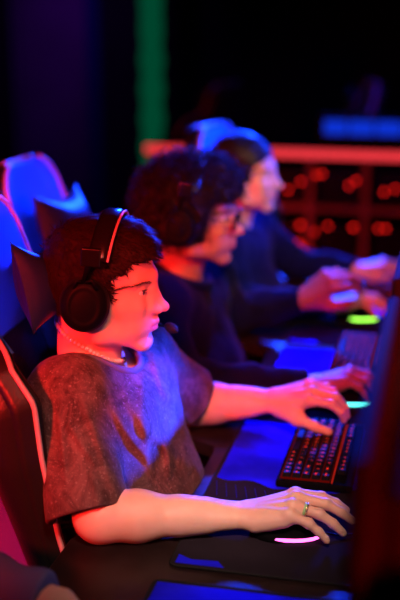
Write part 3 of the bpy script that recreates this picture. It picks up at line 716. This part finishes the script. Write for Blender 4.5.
f.box(Q3(.118, 0, -.010), (.060, .12, .082), R3@np.array(Matrix.Rotation(math.radians(-22), 3, 'Y')), .03, .010, -1)
for q in (-1, 1): f.box(Q3(.045, q*.09, -.075), (.055, .06, .065), R3, .02, .01, -1)
f.cone(Q3(-.04, 0, -.06), Q3(-.06, 0, -.2), .075, .08, .01, -1)
put3(link('tied_hair', f.mesh(O3-[.2, .12, .15], O3+[.13, .12, .17], .0035, 'tied_hair'), M['hair3'], r3))

b0 = dict(head=(-.99, 1.10, 1.22), look=(10, -4, 0), hs=1.04, neck=(-1.02, 1.12, 1.07), chest=(-1.01, 1.12, .94), belly=(-.96, 1.12, .76), pelvis=(-.91, 1.12, .575), covered=1,
          sR=(-1.02, .95, 1.03), sL=(-1.00, 1.29, 1.01), eR=(-.92, .85, .80), wR=(-.67, .89, .79), eL=(-.785, 1.440, .792), wL=(-.548, 1.388, .788),
          hR=dict(rot=(10, -10, 0), fl=[(30, 30, 20)]*4), hL=dict(rot=(-55, 0, 0), fl=[(24, 26, 18)]*4), skin='skin3')
r0, put0, bvh0, P0, O0, R0, s0, info0 = person('person in a blue sweatshirt, only one forearm in view at the lower left', b0, .0045)
dress(r0, put0, b0, 'sweatshirt', M['sleeve0'], 'plain')
put0(link('hair', hair_cap(O0, R0, s0, 1).mesh(O0-.17, O0+.19, .0045, 'hair'), M['hair3'], r0))

# ------------------------------------------------------------------ gaming chair
def gaming_chair():
    t = thing('gaming_chair', 'x', 'chair'); rec = math.radians(16); zb, H = .46, .865
    def prof(k):
        xs = [0, .12, .30, .48, .60, .68, .74, .82, .92, .97, 1.0]; ws = [.215, .235, .25, .275, .278, .262, .195, .172, .160, .13, .075]
        return float(np.interp(k, xs, ws))
    def pos(u, k, d):      # u across, k up, d forward from the back plane
        z = k*H; x = -.24; return Vector((x+d*math.cos(rec)-z*math.sin(rec), u, zb+z*math.cos(rec)+d*math.sin(rec)))
    def bol(v, k):         # forward bulge across the width v=-1..1
        e = max(0, (abs(v)-.50)/.50); hgt = float(np.interp(k, [0, .3, .5, .6, .70, .745, .78, 1], [.050, .070, .105, .125, .085, .045, .020, .015]))
        return .030+hgt*math.sin(min(1, e*e*1.4)*PI*.5)*(1-.35*max(0, e-.85)/.15)
    K = [i/44 for i in range(45)]; Vn = [-1+2*i/28 for i in range(29)]
    def sheet(name, v0, v1, k0, k1, m, lift, back=False):
        bm = NB(); vs = [v for v in np.linspace(v0, v1, 25)]; ks = [k for k in np.linspace(k0, k1, 49)]; g = []
        for k in ks: g.append([bm.verts.new(pos(prof(k)*v, k, (bol(v, k)+lift-.012*abs(v)**8) if not back else -.030*(1-abs(v)**4)*(1-k**8))) for v in vs])
        for i in range(len(ks)-1):
            for j in range(len(vs)-1): bm.faces.new((g[i][j], g[i][j+1], g[i+1][j+1], g[i+1][j]))
        o = obj(name, bm, m, t)
        if not back:
            q = o.modifiers.new('thick', 'SOLIDIFY'); q.thickness = .012; q.offset = -1
        return o
    sheet('side_bolster', -1, -.50, 0, .745, M['leather'], .002); sheet('side_bolster', .50, 1, 0, .745, M['leather'], .002)
    sheet('back_cushion', -.52, .52, 0, .745, M['leather'], 0)
    sheet('head_panel', -.90, .90, .70, .985, M['panel'], .006)
    # shell: closed rim and back
    bm = NB(); g = []
    for k in np.linspace(0, 1, 49):
        r = [(v, bol(v, k)-.010) for v in np.linspace(-1, 1, 17)]+[(v, -.030*(1-abs(v)**6)+.045*abs(v)**4*(1-k**4)) for v in np.linspace(1, -1, 17)]
        g.append([bm.verts.new(pos(prof(k)*v, k, d)) for v, d in r])
    for i in range(len(g)-1):
        n = len(g[i])
        for j in range(n): bm.faces.new((g[i][j], g[i][(j+1) % n], g[i+1][(j+1) % n], g[i+1][j]))
    bm.faces.new(g[0][::-1]); bm.faces.new(g[-1]); obj('back_shell', bm, M['leather'], t)
    for q in (-1, 1):
        bm = NB(); add_tube(bm, [pos(q*prof(k)*.955, k, bol(.955, k)+.004) for k in np.linspace(0, .995, 60)], .0052, 8); obj('piping', bm, M['piping'], t)
    bm = NB(); add_tube(bm, [pos(prof(.995)*v, .998, bol(v, 1)-.014) for v in np.linspace(-1, 1, 12)], .0052, 8); obj('piping', bm, M['piping'], t)
    # neck pillow with four pulled corners
    def pil(sg, name, m, par):
        bm = NB(); g = []; n = 25
        for i in range(n):
            v = -1+2*i/(n-1); r = []
            for j in range(33):
                u = -1+2*j/32; th = .058*max(0, (1-u**4)*(1-v*v))**.55*(1-.5*abs(u)**3)
                p = pos(.150*u*(1+.06*abs(v)), .0, 0); base = pos(.132*u*(1+.10*v*v), .828+(v*(.058+.030*u*u)+(.008*u*u))/H, .125)
                r.append(bm.verts.new(base+Vector((math.cos(rec), 0, math.sin(rec)))*th*sg*(1 if sg > 0 else .75)))
            g.append(r)
        for i in range(n-1):
            for j in range(32): bm.faces.new((g[i][j], g[i][j+1], g[i+1][j+1], g[i+1][j]))
        return obj(name, bm, m, par)
    pp = pil(1, 'neck_pillow', M['pillow'], t); pil(-1, 'pillow_back', M['leather'], pp)
    # seat
    f = Field(); f.box((0.02, 0, .435), (.255, .235, .045), None, .035, .01); f.cone((-.20, -.225, .46), (.24, -.235, .46), .045, .040, .02); f.cone((-.20, .225, .46), (.24, .235, .46), .045, .040, .02); f.cone((.25, -.2, .43), (.25, .2, .43), .045, .045, .03)
    link('seat', f.mesh((-.34, -.34, .33), (.36, .34, .56), .007, 'seat'), M['leather'], t)
    for q in (-1, 1):
        f = Field(); f.box((.02, q*.315, .690), (.13, .045, .014), None, .013, .01); pd = link('armrest', f.mesh((-.15, q*.315-.08, .655), (.19, q*.315+.08, .725), .005, 'armrest'), M['rubber'], t)
        bm = NB(); add_box(bm, -.02, .05, q*.315-.012, q*.315+.012, .46, .68); add_box(bm, -.03, .06, min(q*.12, q*.325), max(q*.12, q*.325), .385, .41); add_box(bm, -.025, .055, q*.315-.018, q*.315+.018, .39, .54)
        obj('armrest_post', bm, M['plastic'], pd, bevel=.006)
    bm = NB(); add_tube(bm, [(-.02, 0, .40), (-.02, 0, .27)], .028, 20); add_tube(bm, [(-.02, 0, .28), (-.02, 0, .10)], .018, 16); add_box(bm, -.12, .08, -.09, .09, .375, .40); obj('gas_lift', bm, M['chrome'], t)
    for i in range(5):
        a = 2*PI*i/5+.3; c, s_ = math.cos(a), math.sin(a); bm = NB(); add_tube(bm, [(-.02+c*.02, s_*.02, .115), (-.02+c*.17, s_*.17, .10), (-.02+c*.31, s_*.31, .078)], [.030, .024, .017], 10); lg = obj('leg', bm, M['plastic'], t)
        bm = NB()
        for e in (-1, 1): x, y = -.02+c*.31-s_*e*.014, s_*.31+c*e*.014; add_tube(bm, [(x+s_*.009, y-c*.009, .030), (x-s_*.009, y+c*.009, .030)], .028, 16)
        add_tube(bm, [(-.02+c*.31, s_*.31, .03), (-.02+c*.31, s_*.31, .08)], .008, 8); obj('caster', bm, M['rubber'], lg)
    return t
ch = gaming_chair(); G = 'gaming chairs along the desks'
spots = [((-.440, 1.93, 0), 3, 'black gaming chair with dark neck pillow right behind the T-shirt wearer'),
         ((-.680, 2.67, 0), -5, 'gaming chair with blue lit headrest and pillow above the dark haired head'),
         ((-.455, 3.38, 0), -12, 'blurred gaming chair showing only its curved blue headrest behind the curly hair'),
         ((-.810, 1.10, 0), 4, 'black gaming chair of the blue sleeved player, beyond the lower left edge'),
         ((-1.64, 6.54, 0), 150, 'very dim chair top in the darkness above the smiling person'),
         ((-.85, 6.44, 0), 200, 'very dim bluish chair top in the darkness above the blue light bar')]
for i, (loc, rz, lab) in enumerate(spots):
    if lab is None: continue
    o = ch if i == 0 else copy_tree(ch); o.location = loc; o.rotation_euler.z = math.radians(rz)
    if i in (1, 2, 4, 5): o.scale = (.972 if i < 3 else .93,)*3
    for c_ in o.children:            # each backrest reclined and each pillow strapped on a little differently
        n_ = c_.name.split('.')[0]
        if n_ in ('seat', 'armrest', 'gas_lift', 'leg'): continue
        hinge = Matrix.Translation((-.24, 0, .46)); m_ = hinge @ Matrix.Rotation(math.radians((0, 0, 9, 0, 0, 0)[i]), 4, 'Y') @ hinge.inverted()
        if n_ == 'neck_pillow':
            c0 = Matrix.Translation((-.32, 0, 1.14)); m_ = m_ @ Matrix.Translation(((.012, 0, -.045), (-.008, 0, -.052), (0, 0, -.02), (0, 0, 0), (0, 0, 0), (0, 0, 0))[i]) @ c0 @ Matrix.Rotation(math.radians((-10, -4, -3, 0, 0, 0)[i]), 4, 'X') @ c0.inverted()
        c_.matrix_local = m_
    o['label'] = lab; o['category'] = 'chair'; o['group'] = G

# ------------------------------------------------------------------ desk and what stands on it
def cut(y):
    r = 0
    for c in (1.20, 1.94, 2.64, 3.34, 4.04):
        d = abs(y-c); r = max(r, min(1, max(0, (.275-d)/.10)))
    return -.62+.165*r*r*(3-2*r)
ys = np.linspace(.25, 3.80, 230)
bm = NB(); add_prism(bm, [(cut(y), y) for y in ys]+[(.34, 3.80), (.34, .25)], .715, .745)
dk = tag(obj('gaming_desk', bm, M['desk'], None, smooth=False, bevel=.003), 'long dark laminate desk shared by all the players', 'desk')
for y in (.30, 1.57, 2.29, 2.99, 3.70):
    bm = NB(); add_box(bm, -.50, .30, y-.015, y+.015, 0, .715); obj('leg', bm, M['plastic'], dk, bevel=.002)
def desk_mat(y0, y1, x0, x1, label):
    bm = NB(); r = .015; pts = []
    for cx, cy, a0 in ((x1-r, y1-r, 0), (x0+r, y1-r, 90), (x0+r, y0+r, 180), (x1-r, y0+r, 270)):
        for k in range(6): a = math.radians(a0+18*k); pts.append((cx+r*math.cos(a), cy+r*math.sin(a)))
    add_prism(bm, pts, .7455, .7490); o = tag(obj('desk_mat', bm, M['mat1'], None, smooth=False), label, 'desk mat', 'cloth mats under the keyboards')
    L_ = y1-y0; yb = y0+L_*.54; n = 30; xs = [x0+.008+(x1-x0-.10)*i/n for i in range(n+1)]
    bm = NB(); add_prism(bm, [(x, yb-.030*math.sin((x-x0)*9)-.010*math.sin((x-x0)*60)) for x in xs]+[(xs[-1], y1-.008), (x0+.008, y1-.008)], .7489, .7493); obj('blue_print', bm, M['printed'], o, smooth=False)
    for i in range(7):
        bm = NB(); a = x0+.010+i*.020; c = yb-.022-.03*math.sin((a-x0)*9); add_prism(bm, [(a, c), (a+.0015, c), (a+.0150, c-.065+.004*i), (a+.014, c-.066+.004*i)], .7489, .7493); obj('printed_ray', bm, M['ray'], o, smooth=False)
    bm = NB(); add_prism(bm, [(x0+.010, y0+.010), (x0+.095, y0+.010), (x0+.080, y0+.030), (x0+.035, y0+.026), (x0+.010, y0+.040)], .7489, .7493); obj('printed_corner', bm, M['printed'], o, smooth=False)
    bm = NB(); add_tube(bm, [(x, y, .7485) for x, y in pts], .0018, 6, True); obj('stitched_edge', bm, M['rubber'], o)
desk_mat(.93, 1.555, -.435, .02, 'blue lit mat corner at the bottom edge, nearest the camera')
desk_mat(1.605, 2.29, -.425, .05, 'dark mat under the magenta lit mouse')
desk_mat(2.325, 2.85, -.42, .05, 'dark mat under the cyan lit mouse')
desk_mat(2.88, 3.52, -.42, .05, 'dark mat under the green lit mouse')
def mouse(loc, rz, gm, label):
    t = thing('computer_mouse', label, 'mouse', loc, math.radians(rz), 'lit gaming mice')
    f = Field(); f.ell((0, 0, .004), (.062, .033, .034), None, .01); f.ell((-.020, 0, .010), (.040, .030, .029), None, .02); f.box((0, 0, -.032), (.1, .1, .030), None, .001, .002, -1)
    for q in (-1, 1): f.ell((.0, q*.043, .018), (.045, .014, .012), None, .006, -1)
    f.cone((.0, 0, .040), (.066, 0, .022), .0012, .0012, .001, -1)
    link('shell', f.mesh((-.08, -.05, -.006), (.08, .05, .055), .0018, 'shell'), M['mouse'], t)
    bm = NB(); add_tube(bm, [(.061*math.cos(a), .0335*math.sin(a), .0055) for a in [math.radians(x) for x in range(120, 421, 10)]], .0032, 6); obj('light_strip', bm, gm, t)
    bm = NB(); add_tube(bm, [(.036, -.003, .036), (.036, .003, .036)], .009, 16); obj('scroll_wheel', bm, M['rubber'], t)
    bm = NB(); add_tube(bm, smooth_path([(.060, 0, .010), (.10, .005, .004), (.16, .03, .003), (.24, .04, .003)], 6), .0018, 6); obj('cable', bm, M['rubber'], t)
mouse((-.246, 1.756, .7497), 4, M['pink'], 'black mouse with a magenta light strip under the ringed hand')
mouse((-.196, 2.452, .7497), 2, M['cyan'], 'black mouse with a cyan light strip')
mouse((-.246, 3.165, .7497), 0, M['lime'], 'black mouse with a yellow green light strip')
# keyboard: 84 keys, legends as glowing glyphs
GL = {}
def glyph(chh):
    if chh in GL: return GL[chh]
    cu = bpy.data.curves.new('g', 'FONT'); cu.body = chh; cu.size = .0080 if len(chh) == 1 else .0048; cu.align_x = 'CENTER'; cu.align_y = 'CENTER'; cu.resolution_u = 1; cu.offset = .00022
    o = bpy.data.objects.new('g', cu); COL.objects.link(o); dg = bpy.context.evaluated_depsgraph_get(); me = bpy.data.meshes.new_from_object(o.evaluated_get(dg)); bpy.data.objects.remove(o)
    GL[chh] = me; return me
KM = {}
def key_mesh(wd, chh):
    if (wd, chh) in KM: return KM[(wd, chh)]
    bm = NB(); w2 = wd*.0191/2-.0009; d2 = .0086; tp = .0022
    lo = [(-w2, -d2), (w2, -d2), (w2, d2), (-w2, d2)]; hi = [(-w2+tp, -d2+tp), (w2-tp, -d2+tp), (w2-tp, d2-tp*.6), (-w2+tp, d2-tp*.6)]
    A = [bm.verts.new((x, y, .0)) for x, y in lo]; B = [bm.verts.new((x, y, .0085)) for x, y in hi]
    for i in range(4): bm.faces.new((A[i], A[(i+1) % 4], B[(i+1) % 4], B[i]))
    bm.faces.new(B); bmesh.ops.bevel(bm, geom=list(bm.edges), offset=.0009, segments=1, affect='EDGES')
    old = set(bm.verts)
    if chh:
        g = glyph(chh)
        cop = [tuple(v.co) for v in g.vertices]; nv = [bm.verts.new((c[0], c[1], .0087)) for c in cop]; nf = set()
        for pl in g.polygons:
            try: nf.add(bm.faces.new([nv[i] for i in pl.vertices]))
            except ValueError: pass
        for v in []:
            v.co.z = .0087; nf.update(v.link_faces)
        for fc in nf: fc.material_index = 1
    me = bpy.data.meshes.new('key'); bm.to_mesh(me); bm.free(); me.materials.append(M['key']); me.materials.append(M['redglow']); KM[(wd, chh)] = me; return me
ROWS = [[(1, c) for c in ['Esc', '1', '2', '3', '4', '5', '6', '7', '8', '9', '0', '-', '=']]+[(2, 'Back')]+[(1, 'Home')],
        [(1.5, 'Tab')]+[(1, c) for c in 'QWERTYUIOP[]']+[(1.5, '\\')]+[(1, 'PgUp')],
        [(1.75, 'Caps')]+[(1, c) for c in "ASDFGHJKL;'"]+[(2.25, 'Enter')]+[(1, 'PgDn')],
        [(2.25, 'Shift')]+[(1, c) for c in 'ZXCVBNM,./']+[(1.75, 'Shift')]+[(1, '^')]+[(1, 'End')],
        [(1.25, 'Ctrl'), (1.25, 'Win'), (1.25, 'Alt'), (6.25, ''), (1, 'Alt'), (1, 'Fn'), (1, 'Ctrl'), (1, '<'), (1, 'v'), (1, '>')]]
def keyboard(loc, rz, label):
    t = thing('gaming_keyboard', label, 'keyboard', loc, math.radians(rz), 'red lit mechanical keyboards')     # keyboard x = along the rows, y = away from the user
    Wk, Dk = .320, .140; bm = NB(); add_box(bm, -Wk/2, Wk/2, -.058, .092, 0, .016); obj('case', bm, M['mouse'], t, smooth=False, bevel=.004)
    bm = NB(); add_box(bm, -Wk/2+.008, Wk/2-.008, -.051, .047, .0155, .0168); obj('switch_plate', bm, M['underlight'], t, smooth=False)
    bm = NB(); add_box(bm, -Wk/2+.006, Wk/2-.006, .0500, .0525, .0155, .0185); obj('light_bar', bm, M['barlight'], t, smooth=False)
    y = .0385
    def put_key(x, y, wd, c): o = link('key', key_mesh(wd, c), None, t); o.location = (x, y, .0205)
    for r in ROWS:
        x = -16*.0191/2
        for wd, c in r: put_key(x+wd*.0191/2, y, wd, c); x += wd*.0191
        y -= .0191
    x = -16*.0191/2
    for i in range(12): put_key(x+.0095+i*.0191+(i//4)*.012+.019, .067, 1, 'F%d' % (i+1))
    return t
M['underlight'] = glow('red_switch_light', (1, .02, .01), .10); M['barlight'] = glow('red_bar_light', (1, .03, .015), .45)
kb = keyboard((-.238, 2.105, .7497), -90, 'black keyboard with red lit keys under the bare left hand')
for loc, lab in (((-.215, 2.775, .7497), 'blurred red lit keyboard between the cyan and the green mouse'), ((-.205, 3.50, .7497), 'blurred red lit keyboard at the right edge beyond the green mouse')):
    k = copy_tree(kb); k.location = loc; k['label'] = lab
# monitors, side on
def monitor(yc, label):
    t = thing('computer_monitor', label, 'monitor', (-.065, yc, .745), 0, 'monitors facing the players'); W2 = .30
    f = Field(); f.box((0, 0, .33), (.010, W2, .185), None, .006, .01); f.box((.025, 0, .32), (.026, W2*.86, .14), None, .014, .02); f.box((-.0125, 0, .335), (.004, W2-.008, .170), None, .001, .001, -1)
    link('housing', f.mesh((-.03, -W2-.03, .10), (.06, W2+.03, .56), .004, 'housing'), M['monitor'], t)
    bm = NB(); add_box(bm, -.0098, -.0078, -W2+.010, W2-.010, .167, .503); obj('screen', bm, M['screen'], t, smooth=False)
    bm = NB(); add_box(bm, .045, .070, -.03, .03, .01, .34); obj('stand_neck', bm, M['plastic'], t, bevel=.005)
    bm = NB(); add_box(bm, .005, .14, -.11, .11, 0, .010); obj('stand_foot', bm, M['plastic'], t, bevel=.004)
    return t
M['monitor'] = mat('monitor_shell', (.030, .010, .010), .8, spec=.05, bump=.1)
m0 = monitor(1.235, 'blurred dark monitor filling the lower right corner')
for y, lab in ((1.935, 'dark monitor edge at the right, beside the red lit keyboard of the T-shirt wearer'),):
    o = copy_tree(m0); o.location.y = y; o['label'] = lab

bm = NB(); add_box(bm, .085, .115, .26, 3.79, .7455, 1.16); dv = tag(obj('desk_divider', bm, M['plastic'], None, smooth=False, bevel=.004), 'black divider panel along the back of the desk behind the monitors', 'divider')
# ------------------------------------------------------------------ far shelf with red light strip
XS = [-1.442+.264*i for i in range(11)]; ZS = [.16, .43, .695, .945]; Y0 = 5.2
sh = thing('cube_shelf', 'low open shelf unit with a glowing red strip along its top', 'shelf', (-.1, Y0, 0))
def sc(name, bm, m, par=sh, **k):
    o = obj(name, bm, m, par, smooth=False, **k)
    if par is sh: o.matrix_parent_inverse = Matrix.Translation(-Vector(sh.location))
    return o
for x in XS: bm = NB(); add_box(bm, x-.014, x+.014, Y0, Y0+.38, 0, .95); sc('upright', bm, M['shelfw'], bevel=.002)
for z in ZS[:3]: bm = NB(); add_box(bm, XS[0], XS[-1], Y0+.004, Y0+.38, z-.012, z+.012); sc('shelf_board', bm, M['shelfw'], bevel=.002)
bm = NB(); add_box(bm, XS[0]-.02, XS[-1]+.02, Y0-.03, Y0+.26, .950, .975); sc('top_board', bm, M['topboard'], bevel=.002)
bm = NB(); add_box(bm, XS[0], XS[-1], Y0+.37, Y0+.38, 0, .95); sc('back_board', bm, M['shelfback'])
bm = NB(); add_box(bm, XS[0]-.02, XS[-1]+.02, Y0-.042, Y0-.030, .945, .985); sc('light_strip', bm, M['strip'])
# boxes with red indicator lights, one to a cell
leds = [(301, 182), (316, 175), (356, 181), (384, 192), (395, 189), (301, 216), (300, 226), (314, 232), (328, 221), (354, 216), (353, 228), (379, 217), (386, 222), (276, 220), (298, 243), (302, 247), (322, 174), (349, 186), (288, 190)]
def at(px, py, Y):
    Rm = cam.rotation_euler.to_matrix(); d = Rm @ Vector(((px-200)/F_PX, (300-py)/F_PX, -1)); k = Y/d.y; return Vector((0, 0, CAM_H))+d*k
LP = [at(x, y, Y0+.052) for x, y in leds]; names = ['small black computer case with red lights on the upper shelf row', 'small black computer case with red lights on the middle shelf row']
for i in range(len(XS)-1):
    for j in (1, 2):
        x0, x1 = XS[i]+.035, XS[i+1]-.035; z0 = ZS[j]+.0125; z1 = z0+.165
        if i not in (2, 3, 4): continue
        row = 'upper' if j == 2 else 'lower'; where = ('nearest the smiling face', 'under the left end of the blue light bar', 'nearest the right edge of the photo')[i-2]
        t = tag(obj('mini_computer', (lambda b_: (add_box(b_, x0, x1, Y0+.06, Y0+.34, z0, z1), b_)[1])(NB()), M['gloss'], None, smooth=False, bevel=.008), 'small black computer, %s shelf row, %s' % (row, where), 'computer', 'small computers on the far shelf')
        bm = NB()
        for k in range(5): add_box(bm, x0+.02, x1-.02, Y0+.057, Y0+.061, z0+.03+.025*k, z0+.036+.025*k)
        obj('front_vent', bm, M['plastic'], t, smooth=False)
        for p in LP:
            if XS[i]+.01 < p.x < XS[i+1]-.01 and ZS[j] < p.z < ZS[j]+.25:
                bm = NB(); add_ell(bm, (p.x, Y0+.056, min(p.z, z1-.006)), (.0085, .004, .0085)); obj('indicator_light', bm, M['led'], t)
lb = thing('light_bar', 'blue glowing bar standing on top of the far shelf', 'light', (-.30, 5.40, .9755))
bm = NB(); add_box(bm, -.34, .42, -.03, .04, .0, .15); obj('housing', bm, M['plastic'], lb, smooth=False, bevel=.01)
bm = NB()
for a, c in ((-.31, -.20), (-.19, -.07), (-.06, .06), (.07, .38)): add_box(bm, a, c, -.034, -.029, .060, .130)
obj('light_panel', bm, M['bluescreen'], lb, smooth=False)
# green light column
bm = NB(); zz = np.linspace(.25, 2.5, 80); add_tube(bm, [(-2.07, 7.5, z) for z in zz], [.078+.008*math.sin(z*31)*(1 if z < 1.4 else .3) for z in zz], 24)
gc = tag(obj('light_column', bm, M['green'], None), 'tall green glowing column in front of the far wall', 'light')
bm = NB(); add_tube(bm, [(-2.07, 7.5, .001), (-2.07, 7.5, .25)], .13, 24); obj('base', bm, M['plastic'], gc)

# ------------------------------------------------------------------ the hall
X0, X1, YA, YB, ZC = -3.4, 2.8, -2.0, 8.2, 2.95
bm = NB(); add_box(bm, X0, X1, YA, YB, -.05, 0); struct('floor', bm, M['floor'], smooth=False)
bm = NB(); add_box(bm, X0, X1, YA, YB, ZC, ZC+.05); struct('ceiling', bm, M['wall'], smooth=False)
bm = NB(); add_box(bm, X0-.1, X0, YA, YB, 0, ZC); struct('wall_left', bm, M['wall'], smooth=False)
bm = NB(); add_box(bm, X1, X1+.1, YA, YB, 0, ZC); struct('wall_right', bm, M['wall'], smooth=False)
bm = NB(); add_box(bm, X0-.1, X1+.1, YB, YB+.1, 0, ZC); struct('wall_back', bm, M['wall'], smooth=False)
bm = NB(); add_box(bm, X0-.1, X1+.1, YA-.1, YA, 0, ZC); struct('wall_front', bm, M['wall'], smooth=False)
for i, (a, c) in enumerate(((-3.38, -3.34), (-3.32, -2.76))):
    bm = NB(); add_box(bm, a, c, YB-.05, YB, .1, ZC-.1); struct('trim_%d' % (i+1), bm, M['plum'], smooth=False, bevel=.008)
bm = NB(); add_box(bm, -2.76, -2.66, YB-.09, YB, 0, ZC); struct('trim_3', bm, M['bluepost'], smooth=False)
